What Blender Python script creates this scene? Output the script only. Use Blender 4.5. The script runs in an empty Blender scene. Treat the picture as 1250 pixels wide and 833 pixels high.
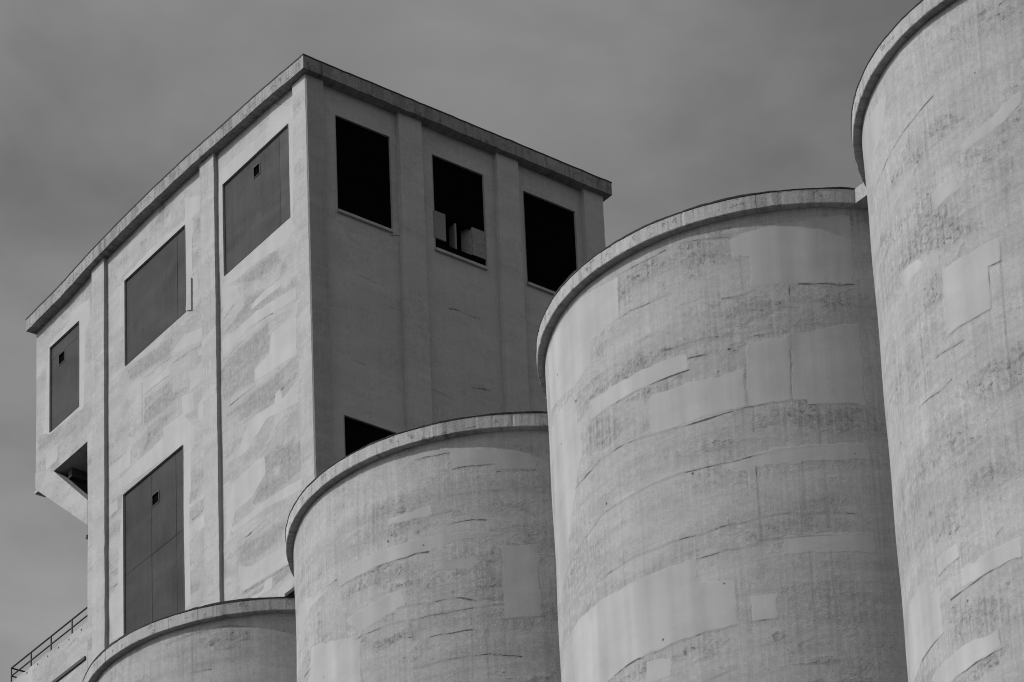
# Concrete grain elevator: four round silos in a row and a square head house behind them.
import bpy, math, random
import numpy as np

random.seed(7)
rng = np.random.default_rng(11)
SC = bpy.context.scene
COL = SC.collection
R = math.radians
GZ = 1.7                      # eye height above the ground: heights below are measured from the eye

# ------------------------------------------------------------------ survey
F_PX, PITCH, ROLL, CY = 4089.64, 18.34332, -2.43116, 1425.166
SILO_XY = {1: (-4.83614, 73.89220), 2: (0.71416, 66.31890), 3: (6.32653, 58.82948), 4: (12.07091, 51.32736)}
RB, RR, SH, ST = 4.97, 5.14, 36.778, 0.305          # silo wall radius, rim radius, top (over the eye), rim depth
TA = R(37.41335)
TC = (-4.68621, 82.91338)                              # near corner of the head house
PL, PR = 0.13, 0.16                                    # how proud the pilasters stand on the two faces

# surface marks: polygons and lines in metres on the unrolled walls (L skim coat and paler strips, D rough exposed concrete, C cracks)
MARKS = {1:{'L':[],'D':[[(-9.76,-0.8),(-9.2,-0.8),(-8.2,-0.84),(-8.25,-1.0),(-9.11,-0.98)]],'C':[[(-10.61,-0.59),(-9.85,-0.54),(-8.98,-0.51),(-8.33,-0.62)],
  [(-9.95,-1.48),(-9.39,-1.53)],
  [(-9.87,-0.68),(-9.86,-1.76)]]},2:{'L':[[(-12.16,-2.52),(-10.8,-2.44),(-9.74,-2.49),(-8.17,-2.64),(-8.17,-2.73),(-9.2,-2.72),(-9.75,-2.85),(-11.07,-2.81),(-12.11,-2.81)],
  [(-9.65,-3.12),(-8.8,-3.13),(-8.67,-3.27),(-8.88,-3.39),(-9.66,-3.31)],
  [(-8.18,-2.98),(-7.44,-2.97),(-7.43,-4.64),(-8.22,-4.63)],
  [(-10.69,-1.79),(-9.68,-1.78),(-9.61,-2.03),(-10.7,-1.94)],
  [(-11.98,-3.67),(-10.43,-3.52),(-10.28,-3.9),(-10.86,-4.02),(-11.59,-4.14)],
  [(-13.48,-3.61),(-11.59,-4.21),(-11.58,-5.29),(-13.73,-4.36)],
  [(-14.39,-2.21),(-13.24,-2.48),(-12.28,-2.62),(-12.94,-2.7),(-14.46,-2.81)],
  [(-9.96,-0.51),(-9.17,-0.55),(-7.54,-0.84),(-7.37,-1.09),(-7.41,-1.25),(-8.29,-1.21),(-8.29,-1.06),(-9.13,-1.03),(-9.21,-0.65),(-9.97,-0.64)]],'D':[[(-13.89,-4.07),(-13.65,-3.87),(-13.0,-3.77),(-12.39,-4.01),(-12.46,-4.18),(-13.46,-4.12)],
  [(-13.37,-2.55),(-12.95,-2.59),(-12.75,-3.17),(-12.77,-3.64),(-13.15,-3.38)],
  [(-12.1,-2.82),(-11.5,-2.83),(-9.93,-2.88),(-9.87,-3.29),(-10.77,-3.33),(-11.47,-3.24),(-11.64,-3.73),(-12.05,-3.24)],
  [(-11.36,-4.31),(-9.92,-4.45),(-9.93,-4.76),(-10.61,-4.87),(-11.19,-4.99)],
  [(-10.02,-3.07),(-9.72,-2.92),(-8.18,-2.87),(-8.23,-4.22),(-8.57,-4.33),(-8.81,-3.4),(-9.89,-3.63)]],'C':[[(-12.11,-2.81),(-11.07,-2.81),(-9.75,-2.85)],
  [(-10.02,-4.32),(-9.08,-4.32),(-8.2,-4.3)],
  [(-9.8,-4.05),(-9.11,-4.04),(-8.79,-4.15),(-8.26,-4.15)],
  [(-9.81,-4.79),(-8.78,-4.83)],
  [(-10.14,-5.4),(-8.8,-5.4),(-8.24,-5.45),(-7.87,-5.53)],
  [(-8.19,-4.64),(-7.38,-4.63)],
  [(-13.37,-2.59),(-12.26,-2.59)],
  [(-11.76,-4.23),(-11.45,-4.23),(-10.81,-4.23),(-9.91,-4.33)],
  [(-10.84,-4.02),(-10.58,-4.03)],
  [(-10.58,-3.91),(-9.9,-4.0)],
  [(-14.03,-4.05),(-12.52,-4.15),(-11.76,-4.23)],
  [(-9.97,-0.64),(-9.21,-0.65)],
  [(-9.13,-1.03),(-8.29,-1.06)],
  [(-8.22,-1.24),(-7.41,-1.25)],
  [(-9.31,-2.29),(-8.48,-2.35)],
  [(-9.71,-2.04),(-9.22,-2.02)],
  [(-8.2,-4.31),(-8.22,-5.28)],
  [(-9.8,-4.05),(-9.81,-4.32)],
  [(-8.57,-4.78),(-8.58,-6.01)],
  [(-8.22,-3.06),(-8.22,-4.31)],
  [(-11.53,-4.21),(-11.56,-5.3)],
  [(-11.5,-0.6),(-11.52,-2.41)]]},3:{'L':[[(-14.94,-0.52),(-13.28,-0.43),(-11.84,-0.59),(-11.86,-1.48),(-12.71,-1.54),(-12.75,-2.0),(-13.45,-2.15),(-14.89,-1.84)],
  [(-9.33,-0.74),(-8.86,-0.66),(-7.08,-0.46),(-7.09,-1.93),(-9.01,-1.87),(-8.97,-1.21),(-9.36,-1.13)],
  [(-12.82,-2.81),(-11.89,-2.84),(-10.35,-2.89),(-10.32,-3.27),(-11.56,-3.25),(-12.83,-3.23)],
  [(-11.2,-3.5),(-9.75,-3.57),(-9.26,-3.55),(-9.28,-4.33),(-10.12,-4.34),(-11.18,-4.34),(-11.25,-4.05)],
  [(-9.16,-3.01),(-8.37,-3.05),(-8.42,-4.36),(-9.27,-4.36)],
  [(-8.34,-2.99),(-7.06,-2.78),(-7.07,-4.47),(-8.1,-4.48),(-8.15,-4.37),(-8.4,-4.36)],
  [(-9.87,-5.4),(-8.63,-5.3),(-7.1,-5.29),(-7.06,-5.63),(-8.06,-5.65),(-9.56,-5.62)],
  [(-8.75,-7.13),(-7.09,-7.14),(-7.09,-7.56),(-8.77,-7.49)],
  [(-15.16,-7.67),(-14.81,-7.24),(-13.85,-6.99),(-12.3,-7.09),(-10.44,-7.16),(-10.43,-7.63),(-9.7,-7.8),(-9.73,-8.71),(-10.57,-8.7),(-11.84,-8.68),(-12.84,-8.79)],
  [(-9.42,-8.21),(-8.94,-8.26),(-8.96,-8.75),(-9.44,-8.71)],
  [(-11.68,-8.82),(-11.1,-8.94),(-11.1,-9.3),(-11.71,-9.26)],
  [(-14.89,-2.21),(-13.47,-2.32),(-13.19,-3.55),(-13.74,-4.67),(-14.36,-5.75),(-15.08,-6.07)]],'D':[[(-12.76,-1.6),(-11.96,-1.68),(-12.21,-2.24),(-12.42,-2.37),(-12.29,-2.67),(-13.17,-2.65),(-13.58,-2.31),(-12.88,-2.12),(-12.72,-1.89)],  # L ends here with a paler strip along the left edge
  [(-10.32,-2.96),(-9.31,-2.95),(-9.27,-3.39),(-10.24,-3.51)],
  [(-11.75,-3.34),(-10.91,-3.33),(-10.29,-3.31),(-10.23,-3.42),(-11.16,-3.45),(-11.8,-3.44)],
  [(-11.51,-3.71),(-11.21,-3.73),(-11.24,-4.14),(-11.53,-4.12)],
  [(-8.94,-1.94),(-8.32,-1.96),(-8.33,-2.56),(-8.9,-2.7),(-9.59,-2.51),(-9.77,-2.04)],
  [(-9.14,-9.13),(-8.74,-9.14),(-8.2,-9.25),(-8.22,-9.43),(-8.73,-9.44)],
  [(-11.79,-0.63),(-10.66,-0.58),(-9.36,-0.73),(-9.4,-1.26),(-10.97,-1.17),(-11.83,-1.13)],
  [(-12.78,-3.33),(-11.93,-3.48),(-11.76,-4.09),(-12.71,-4.16),(-12.9,-3.71)],
  [(-10.13,-4.46),(-8.58,-4.49),(-7.23,-4.55),(-7.26,-5.04),(-8.61,-5.05),(-10.0,-5.01)],
  [(-9.17,-6.73),(-8.28,-6.74),(-8.3,-7.1),(-9.05,-7.09)]],'C':[[(-12.86,-4.21),(-11.81,-4.22),(-11.21,-4.33),(-10.48,-4.39),(-9.96,-4.38),(-9.61,-4.38),(-8.85,-4.35),(-8.13,-4.37)],
  [(-8.1,-4.48),(-7.22,-4.48)],
  [(-9.58,-1.95),(-9.25,-1.99),(-8.94,-1.94)],
  [(-8.12,-1.95),(-7.1,-1.96)],
  [(-12.79,-6.65),(-11.77,-6.63),(-10.94,-6.65),(-10.27,-6.7),(-9.79,-6.69),(-9.45,-6.7),(-9.11,-6.66),(-8.47,-6.68),(-7.41,-6.76)],
  [(-10.41,-7.19),(-9.82,-7.17),(-9.31,-7.21),(-9.08,-7.13),(-8.34,-7.17),(-7.16,-7.26)],
  [(-14.09,-4.31),(-13.23,-4.28),(-12.38,-4.22)],
  [(-12.63,-5.35),(-11.68,-5.34),(-10.7,-5.35),(-9.71,-5.39),(-8.7,-5.41)],
  [(-11.84,-8.68),(-10.57,-8.7),(-9.73,-8.71)],
  [(-9.44,-8.73),(-8.96,-8.73)],
  [(-12.84,-8.79),(-11.84,-8.68)],
  [(-11.84,-0.59),(-10.65,-0.55)],
  [(-10.3,-0.54),(-9.36,-0.7)],
  [(-11.84,-1.51),(-10.61,-1.51)],
  [(-12.88,-3.45),(-12.83,-3.23),(-11.56,-3.25),(-10.32,-3.27)],
  [(-10.31,-3.03),(-9.93,-3.06)],
  [(-10.86,-2.67),(-9.7,-2.74)],
  [(-9.56,-5.55),(-8.63,-5.35),(-7.29,-5.38)],
  [(-10.81,-9.69),(-9.82,-9.56)],
  [(-14.36,-5.75),(-13.12,-5.52),(-12.63,-5.35)],
  [(-8.3,-1.96),(-8.42,-4.36)],
  [(-9.23,-3.57),(-9.25,-4.36)],
  [(-8.31,-5.43),(-8.33,-7.05)],
  [(-7.93,-5.46),(-7.94,-7.02)],
  [(-8.31,-7.44),(-8.29,-10.1)],
  [(-7.93,-7.46),(-7.93,-10.13)],
  [(-7.95,-4.5),(-7.97,-5.62)],
  [(-9.18,-1.13),(-9.17,-1.86)],
  [(-9.16,-5.59),(-9.16,-7.05)],
  [(-9.14,-4.38),(-9.16,-4.87)],
  [(-8.3,-4.44),(-8.31,-5.26)],
  [(-11.79,-0.63),(-11.84,-1.51)]]},4:{'L':[[(-12.94,-3.54),(-12.31,-3.57),(-12.32,-3.86),(-12.92,-3.88)],
  [(-12.87,-5.1),(-11.55,-5.19),(-11.56,-5.64),(-11.82,-5.63),(-11.84,-6.41),(-12.86,-6.36)],
  [(-14.24,-4.35),(-13.56,-4.48),(-13.31,-4.67),(-13.99,-4.74)],
  [(-12.4,-3.07),(-11.71,-2.98),(-10.86,-2.64),(-10.89,-2.97),(-11.47,-3.19),(-12.11,-3.23)],
  [(-15.61,-0.59),(-14.56,-0.71),(-14.06,-0.8),(-14.37,-1.38),(-15.31,-1.61),(-15.93,-1.33)],
  [(-15.44,-10.17),(-14.13,-10.16),(-14.11,-10.5),(-13.78,-10.59),(-13.78,-11.45),(-14.65,-11.44),(-15.44,-11.55),(-15.78,-11.38)],
  [(-13.77,-10.09),(-13.15,-10.1),(-13.11,-10.39),(-13.74,-10.4)],
  [(-13.08,-10.63),(-11.69,-10.65),(-11.73,-11.03),(-13.1,-10.95)],
  [(-14.32,-11.95),(-13.33,-11.94),(-12.35,-12.07),(-12.32,-12.4),(-13.73,-12.4),(-14.35,-12.1)]],'D':[[(-14.12,-3.48),(-13.39,-3.38),(-12.9,-3.48),(-11.73,-4.77),(-12.12,-4.9),(-12.83,-4.75),(-13.8,-4.11)],
  [(-13.5,-5.06),(-12.99,-5.12),(-13.12,-5.63),(-13.49,-5.41)],
  [(-12.17,-3.28),(-11.55,-3.15),(-10.9,-3.01),(-10.96,-3.65),(-11.52,-3.68)],
  [(-13.96,-9.13),(-13.2,-9.18),(-12.42,-9.13),(-11.6,-9.19),(-11.55,-9.41),(-12.26,-9.41),(-13.18,-9.51),(-13.83,-9.3)],
  [(-13.5,-7.71),(-12.29,-8.03),(-12.36,-8.64),(-13.21,-8.4)],
  [(-12.86,-10.99),(-12.01,-11.08),(-12.02,-11.22),(-12.77,-11.11)],
  [(-13.34,-2.17),(-12.73,-2.22),(-12.75,-2.89),(-13.36,-2.77)],
  [(-15.09,-9.32),(-14.09,-9.31),(-13.16,-9.5),(-13.03,-9.8),(-13.9,-9.57),(-14.86,-9.52)],
  [(-13.62,-10.92),(-12.03,-11.29),(-12.09,-11.83),(-12.85,-11.79),(-13.63,-11.41)]],'C':[[(-11.72,-3.1),(-11.29,-3.16),(-10.89,-2.92)],
  [(-11.82,-5.63),(-11.56,-5.64),(-11.54,-5.36)],
  [(-12.93,-6.41),(-12.29,-6.42),(-11.84,-6.41)],
  [(-13.24,-6.58),(-12.48,-6.67)],
  [(-15.77,-5.47),(-15.15,-5.55)],
  [(-11.69,-8.0),(-11.4,-7.97)],
  [(-13.44,-11.01),(-12.75,-10.99),(-11.91,-10.99),(-11.73,-11.03)],
  [(-13.73,-12.4),(-12.93,-12.39),(-12.32,-12.4)],
  [(-13.74,-10.4),(-13.11,-10.39)],
  [(-12.2,-10.43),(-12.06,-10.36)],
  [(-13.86,-7.18),(-13.17,-7.24),(-12.87,-7.2)],
  [(-14.51,-2.04),(-13.59,-1.92),(-12.67,-1.78)],
  [(-14.72,-11.48),(-13.78,-11.45)],
  [(-11.53,-0.59),(-11.56,-2.17)],
  [(-11.57,-5.64),(-11.6,-7.23)],
  [(-11.59,-7.08),(-11.6,-7.96)],
  [(-11.58,-8.61),(-11.58,-9.16)],
  [(-12.32,-12.08),(-12.31,-12.41)],
  [(-11.82,-5.63),(-11.84,-6.41)]]},'F':{'L':[[(9.08,55.78),(8.03,55.86),(7.92,55.52),(9.38,55.66)],
  [(7.68,56.29),(7.04,56.5),(5.92,56.11),(5.92,55.77),(7.51,56.06)],
  [(4.99,55.11),(3.05,55.12),(0.95,54.82),(0.97,54.41),(3.62,54.8),(4.89,54.56)],
  [(2.3,53.96),(0.99,53.94),(0.98,52.58),(3.23,52.86),(3.22,53.27),(2.43,53.34)],
  [(3.48,51.75),(1.72,51.54),(0.96,51.75),(0.98,51.02),(2.61,51.31),(3.74,50.78),(4.3,50.84)],
  [(4.17,46.4),(4.28,47.29),(3.52,46.95),(1.78,46.82),(1.46,47.42),(1.31,46.37),(1.68,46.17)],
  [(2.59,48.72),(0.75,48.51),(-0.68,48.26),(-0.67,47.97),(1.24,48.22),(2.85,48.46),(4.5,48.48),(4.63,48.69)],
  [(15.39,60.59),(14.09,60.71),(14.03,60.97),(12.82,60.83),(12.76,59.99),(13.08,59.87),(13.2,57.06),(13.58,57.11),(15.37,57.19),(15.82,57.42),(15.52,60.44)],
  [(10.6,60.45),(9.08,60.58),(6.97,60.48),(6.96,61.08),(5.93,60.77),(5.94,60.35),(6.57,60.29),(6.63,57.26),(7.95,57.19),(10.91,58.78),(10.9,60.15)],
  [(11.01,52.99),(11.07,53.39),(9.88,53.49),(8.36,53.56),(8.35,53.89),(7.2,53.79),(6.54,53.05),(6.55,52.52),(6.78,52.23),(6.81,50.96),(7.14,51.12),(7.17,52.76)],
  [(5.05,60.96),(2.26,60.91),(2.0,61.51),(0.85,60.89),(0.99,57.11),(1.15,57.28),(1.15,60.51),(4.69,60.44),(5.01,57.59)],
  [(4.71,57.24),(1.15,57.28),(0.88,56.76),(1.47,56.51),(2.98,56.76),(4.06,56.76),(4.78,56.91)],
  [(7.16,52.25),(6.8,52.07),(6.9,50.21),(6.9,47.27),(7.41,47.2),(7.28,47.44)],
  [(11.77,49.46),(11.15,49.81),(10.79,52.85),(10.68,52.76),(10.76,47.93),(11.37,48.05)],
  [(7.31,54.45),(6.63,54.24),(6.53,53.58),(7.21,53.72)],
  [(6.3,53.67),(5.91,53.81),(5.93,53.01),(6.37,53.1)],
  [(11.31,54.13),(10.7,53.97),(10.77,53.52),(11.37,53.81)],
  [(4.94,57.0),(4.03,56.5),(3.93,56.02),(4.85,56.03)],
  [(4.9,48.12),(4.85,50.12),(2.79,50.21),(2.69,49.61),(3.46,49.14),(4.36,49.1)]],'D':[[(4.89,54.35),(2.73,54.47),(2.4,54.49),(2.43,53.54),(3.21,53.4),(3.23,52.86),(4.93,53.04)],
  [(3.24,52.59),(1.69,52.47),(1.61,51.82),(2.82,51.76),(4.71,52.51)],
  [(4.26,47.97),(1.88,47.62),(1.52,47.45),(2.02,47.08),(3.52,47.02),(4.27,47.44)],
  [(9.5,55.51),(7.75,55.37),(8.22,55.06),(9.5,55.1)],
  [(9.39,54.35),(8.46,54.43),(7.31,54.12),(8.35,53.96),(9.52,53.59)],
  [(10.56,57.11),(9.13,56.99),(7.73,56.73),(7.85,56.11),(9.49,56.41),(10.32,56.49)],
  [(11.51,61.06),(9.08,61.0),(8.24,61.6),(7.42,61.34),(8.13,60.97),(9.8,60.91),(11.27,60.93)],
  [(4.87,55.33),(3.82,55.68),(3.7,56.11),(1.92,55.35),(1.6,55.04),(3.61,55.08)],
  [(3.47,48.91),(3.07,49.34),(1.83,49.12),(1.81,49.64),(0.72,49.18),(0.98,48.78),(2.59,48.8)],
  [(2.32,49.95),(1.24,49.95),(1.15,49.5),(1.58,49.49)],
  [(4.06,56.76),(2.51,56.65),(1.93,56.69),(1.72,56.06),(3.47,56.2)],
  [(6.51,60.26),(5.49,60.03),(5.39,59.28),(6.3,59.58)],
  [(3.54,46.42),(1.56,46.19),(1.06,46.56),(0.58,46.48),(1.08,46.12),(2.31,46.01),(3.92,46.21)],
  [(3.95,45.24),(0.87,45.35),(0.52,45.04),(3.58,45.08)]],'C':[[(4.11,46.3),(2.79,46.19),(1.56,46.12),(0.58,46.41)],
  [(4.26,48.05),(3.49,48.04),(2.73,48.1)],
  [(4.59,52.73),(3.23,52.72)],
  [(2.26,51.81),(1.71,51.87)],
  [(3.82,51.78),(3.32,51.74)],
  [(3.19,49.67),(2.75,49.72)],
  [(4.08,45.3),(0.87,45.35)],
  [(4.95,54.45),(3.74,54.52)],
  [(3.4,54.82),(2.17,54.58)],
  [(4.86,55.82),(4.27,56.0)],
  [(6.82,55.98),(6.26,55.95)],
  [(9.49,56.2),(7.85,56.11)],
  [(7.74,55.84),(5.87,55.61)],
  [(6.71,49.97),(5.32,50.06)],
  [(11.77,49.85),(10.95,49.87)],
  [(12.74,51.08),(12.11,51.34)],
  [(9.5,55.65),(7.92,55.52)],
  [(0.56,47.14),(-0.64,47.17)],
  [(0.02,48.46),(-0.74,48.23)],
  [(2.32,49.92),(1.13,49.96)],
  [(6.05,49.52),(5.26,49.46)],
  [(5.87,50.66),(5.27,50.56)],
  [(9.59,56.11),(9.6,54.59)],
  [(8.24,61.6),(8.25,60.89)]]},'R':{'L':[],'D':[],'C':[[(5.02,55.4),(6.16,55.43)],
  [(1.47,52.44),(1.93,52.42)],
  [(4.28,52.41),(4.96,52.34)],
  [(5.79,52.96),(6.45,53.08)],
  [(1.77,55.34),(2.39,55.31)],
  [(2.99,57.15),(3.37,57.27)],
  [(2.67,54.71),(3.25,54.69)]]}}

SUN_E, SKY_S, CLOUD, EXPO = 2.75, .131, 1.9, 0.
CS, COFF = 6.0, (-4.158, .5244, -2.7039)
# ------------------------------------------------------------------ object helpers
def obj(name, verts, faces, mat=None, parent=None, uv=None, smooth=False, marks=None):
    me = bpy.data.meshes.new(name)
    me.from_pydata([tuple(v) for v in verts], [], faces)
    me.update()
    o = bpy.data.objects.new(name, me)
    COL.objects.link(o)
    if parent: o.parent = parent
    if mat: me.materials.append(mat)
    if uv is not None:
        l = me.uv_layers.new(name='surf')
        idx = np.empty(len(me.loops), dtype=np.int32); me.loops.foreach_get('vertex_index', idx)
        l.data.foreach_set('uv', np.asarray(uv, dtype=np.float32)[idx].ravel())
    if marks is not None:
        a = me.attributes.new('mark', 'FLOAT_COLOR', 'POINT')
        m = np.zeros((len(verts), 4), dtype=np.float32); m[:, :3] = marks; m[:, 3] = 1
        a.data.foreach_set('color', m.ravel())
    if smooth:
        me.polygons.foreach_set('use_smooth', [True]*len(me.polygons))
    return o

def gridmesh(name, V, nu, nv, mat, parent, uv, marks=None, skip=None, smooth=False, flip=False):
    """V: (nu*nv,3) array, index = j*nu+i"""
    i, j = np.meshgrid(np.arange(nu-1), np.arange(nv-1))
    q = (j*nu+i).ravel()
    if skip is not None: q = q[~skip.ravel()]
    a = np.stack([q, q+1, q+nu+1, q+nu], 1)
    if flip: a = a[:, ::-1]
    me = bpy.data.meshes.new(name)
    n = len(a)
    me.vertices.add(len(V)); me.vertices.foreach_set('co', np.asarray(V, np.float32).ravel())
    me.loops.add(n*4); me.loops.foreach_set('vertex_index', a.astype(np.int32).ravel())
    me.polygons.add(n); me.polygons.foreach_set('loop_start', np.arange(0, n*4, 4, dtype=np.int32))
    me.update(calc_edges=True)
    l = me.uv_layers.new(name='surf')
    l.data.foreach_set('uv', np.asarray(uv, np.float32)[a.ravel()].ravel())
    if marks is not None:
        at = me.attributes.new('mark', 'FLOAT_COLOR', 'POINT')
        m = np.zeros((len(V), 4), np.float32); m[:, :3] = marks; m[:, 3] = 1
        at.data.foreach_set('color', m.ravel())
    me.polygons.foreach_set('use_smooth', np.full(n, smooth))
    me.validate()
    o = bpy.data.objects.new(name, me); COL.objects.link(o); o.parent = parent
    me.materials.append(mat)
    return o

class MB:
    """collects boxes, prisms and rods and links them as ONE mesh with metre uv coordinates"""
    def __init__(s): s.v = []; s.f = []; s.uv = []
    def quad(s, p, uv=None):
        b = len(s.v); s.v += [tuple(x) for x in p]; s.f.append(tuple(range(b, b+len(p))))
        if uv is None:
            p = np.array(p, float); n = np.cross(p[1]-p[0], p[2]-p[0]); k = int(np.argmax(np.abs(n)))
            uv = [(q[0]+q[1]*.37, q[2]) if k != 2 else (q[0], q[1]) for q in p]
            if k == 0: uv = [(q[1], q[2]) for q in p]
            if k == 1: uv = [(q[0], q[2]) for q in p]
        s.uv += list(uv)
    def box(s, x0, x1, y0, y1, z0, z1, M=None):
        c = [(x, y, z) for z in (z0, z1) for y in (y0, y1) for x in (x0, x1)]
        for f in ((0, 2, 3, 1), (4, 5, 7, 6), (0, 1, 5, 4), (2, 6, 7, 3), (0, 4, 6, 2), (1, 3, 7, 5)):
            s.quad([c[i] if M is None else M(c[i]) for i in f])
    def rod(s, a, b, r, n=8):
        a = np.array(a, float); b = np.array(b, float); d = (b-a)/np.linalg.norm(b-a)
        u = np.cross(d, (0, 0, 1) if abs(d[2]) < .9 else (1, 0, 0)); u /= np.linalg.norm(u); w = np.cross(d, u)
        ring = [u*math.cos(t)*r+w*math.sin(t)*r for t in np.linspace(0, 2*math.pi, n, endpoint=False)]
        for i in range(n):
            j = (i+1) % n
            s.quad([a+ring[i], a+ring[j], b+ring[j], b+ring[i]])
        s.quad([a+x for x in ring[::-1]]); s.quad([b+x for x in ring])
    def build(s, name, mat, parent=None, loc=None):
        o = obj(name, s.v, s.f, mat, parent, s.uv)
        if loc: o.location = loc
        return o

def thing(name, label, cat, loc=(0, 0, 0), rz=0., group=None):
    o = bpy.data.objects.new(name, None); COL.objects.link(o)
    o.location = loc; o.rotation_euler = (0, 0, rz)
    o['label'] = label; o['category'] = cat
    if group: o['group'] = group
    return o

# ------------------------------------------------------------------ painting the wear onto the unrolled walls
def sdf(poly, A, Z):
    P = np.array(poly, float); Q = np.roll(P, -1, 0)
    d = np.full(A.shape, 1e9); ins = np.zeros(A.shape, bool)
    for (x0, y0), (x1, y1) in zip(P, Q):
        dx, dy = x1-x0, y1-y0
        t = np.clip(((A-x0)*dx+(Z-y0)*dy)/(dx*dx+dy*dy+1e-9), 0, 1)
        d = np.minimum(d, np.hypot(A-x0-t*dx, Z-y0-t*dy))
        if y0 != y1:
            ins ^= ((y0 > Z) != (y1 > Z)) & (A < (x1-x0)*(Z-y0)/(y1-y0)+x0)
    return np.where(ins, d, -d)

def polydist(line, A, Z):
    d = np.full(A.shape, 1e9)
    for (x0, y0), (x1, y1) in zip(line[:-1], line[1:]):
        dx, dy = x1-x0, y1-y0
        t = np.clip(((A-x0)*dx+(Z-y0)*dy)/(dx*dx+dy*dy+1e-9), 0, 1)
        d = np.minimum(d, np.hypot(A-x0-t*dx, Z-y0-t*dy))
    return d

def paint(A, Z, mk, lw=.08, dw=.55, cw=.05):
    m = np.zeros((A.size, 3), np.float32)
    a, z = A.ravel(), Z.ravel()
    def local(pts, pad):
        P = np.array(pts)
        return np.where((a > P[:, 0].min()-pad) & (a < P[:, 0].max()+pad) & (z > P[:, 1].min()-pad) & (z < P[:, 1].max()+pad))[0]
    for p in mk['L']:
        if len(p) < 3: continue
        k = local(p, lw)
        m[k, 0] = np.maximum(m[k, 0], np.clip(.5+.5*sdf(p, a[k], z[k])/lw, 0, 1))
    for p in mk['D']:
        if len(p) < 3: continue
        k = local(p, dw)
        m[k, 1] = np.maximum(m[k, 1], np.clip(.5+.5*sdf(p, a[k], z[k])/dw, 0, 1))
    for p in mk['C']:
        if len(p) < 2: continue
        s = 1.
        if isinstance(p, tuple): p, s = p
        k = local(p, cw)
        m[k, 2] = np.maximum(m[k, 2], s*np.clip(1-polydist(p, a[k], z[k])/cw, 0, 1))
    return m

def wobble(line, amp, step=.25):
    out = []
    for (x0, y0), (x1, y1) in zip(line[:-1], line[1:]):
        n = max(1, int(math.hypot(x1-x0, y1-y0)/step))
        for i in range(n):
            t = i/n; out.append((x0+(x1-x0)*t+random.gauss(0, amp*.3), y0+(y1-y0)*t+random.gauss(0, amp)))
    out.append(line[-1])
    return out

# ------------------------------------------------------------------ node helpers
class NT:
    def __init__(s, mat_or_world):
        mat_or_world.use_nodes = True
        s.t = mat_or_world.node_tree; s.t.nodes.clear()
    def n(s, typ, **kw):
        x = s.t.nodes.new(typ)
        for k, v in kw.items(): setattr(x, k, v)
        return x
    def link(s, a, b): s.t.links.new(a, b)
    def put(s, sock, v):
        if hasattr(v, 'is_output') or hasattr(v, 'links'): s.link(v, sock)
        else: sock.default_value = v
    def m(s, op, a, b=0., c=None, clamp=False):
        x = s.n('ShaderNodeMath', operation=op); x.use_clamp = clamp
        s.put(x.inputs[0], a); s.put(x.inputs[1], b)
        if c is not None: s.put(x.inputs[2], c)
        return x.outputs[0]
    def step(s, v, lo, hi, a=0., b=1.):
        x = s.n('ShaderNodeMapRange', interpolation_type='SMOOTHSTEP')
        s.put(x.inputs['Value'], v)
        for k, q in (('From Min', lo), ('From Max', hi), ('To Min', a), ('To Max', b)): s.put(x.inputs[k], q)
        return x.outputs['Result']
    def scale(s, vec, sx, sy, sz=1., off=(0, 0, 0)):
        x = s.n('ShaderNodeMapping'); s.link(vec, x.inputs['Vector'])
        x.inputs['Scale'].default_value = (sx, sy, sz); x.inputs['Location'].default_value = off
        return x.outputs['Vector']
    def noise(s, vec, sc, det=2., rough=.5, dist=0.):
        x = s.n('ShaderNodeTexNoise', noise_dimensions='3D'); s.link(vec, x.inputs['Vector'])
        x.inputs['Scale'].default_value = sc; x.inputs['Detail'].default_value = det
        x.inputs['Roughness'].default_value = rough; x.inputs['Distortion'].default_value = dist
        return x.outputs['Fac']
    def mixf(s, f, a, b):
        return s.m('ADD', s.m('MULTIPLY', s.m('SUBTRACT', 1., f), a), s.m('MULTIPLY', f, b))
    def grey(s, v):
        x = s.n('ShaderNodeCombineColor')
        for i in range(3): s.link(v, x.inputs[i])
        return x.outputs[0]

def bsdf(nt, col, rough=.9, bump=None, metal=0., spec=.25):
    b = nt.n('ShaderNodeBsdfPrincipled'); o = nt.n('ShaderNodeOutputMaterial')
    nt.put(b.inputs['Base Color'], col)
    nt.put(b.inputs['Roughness'], rough)
    b.inputs['Metallic'].default_value = metal
    b.inputs['Specular IOR Level'].default_value = spec
    if bump is not None: nt.link(bump, b.inputs['Normal'])
    nt.link(b.outputs[0], o.inputs[0])

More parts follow.
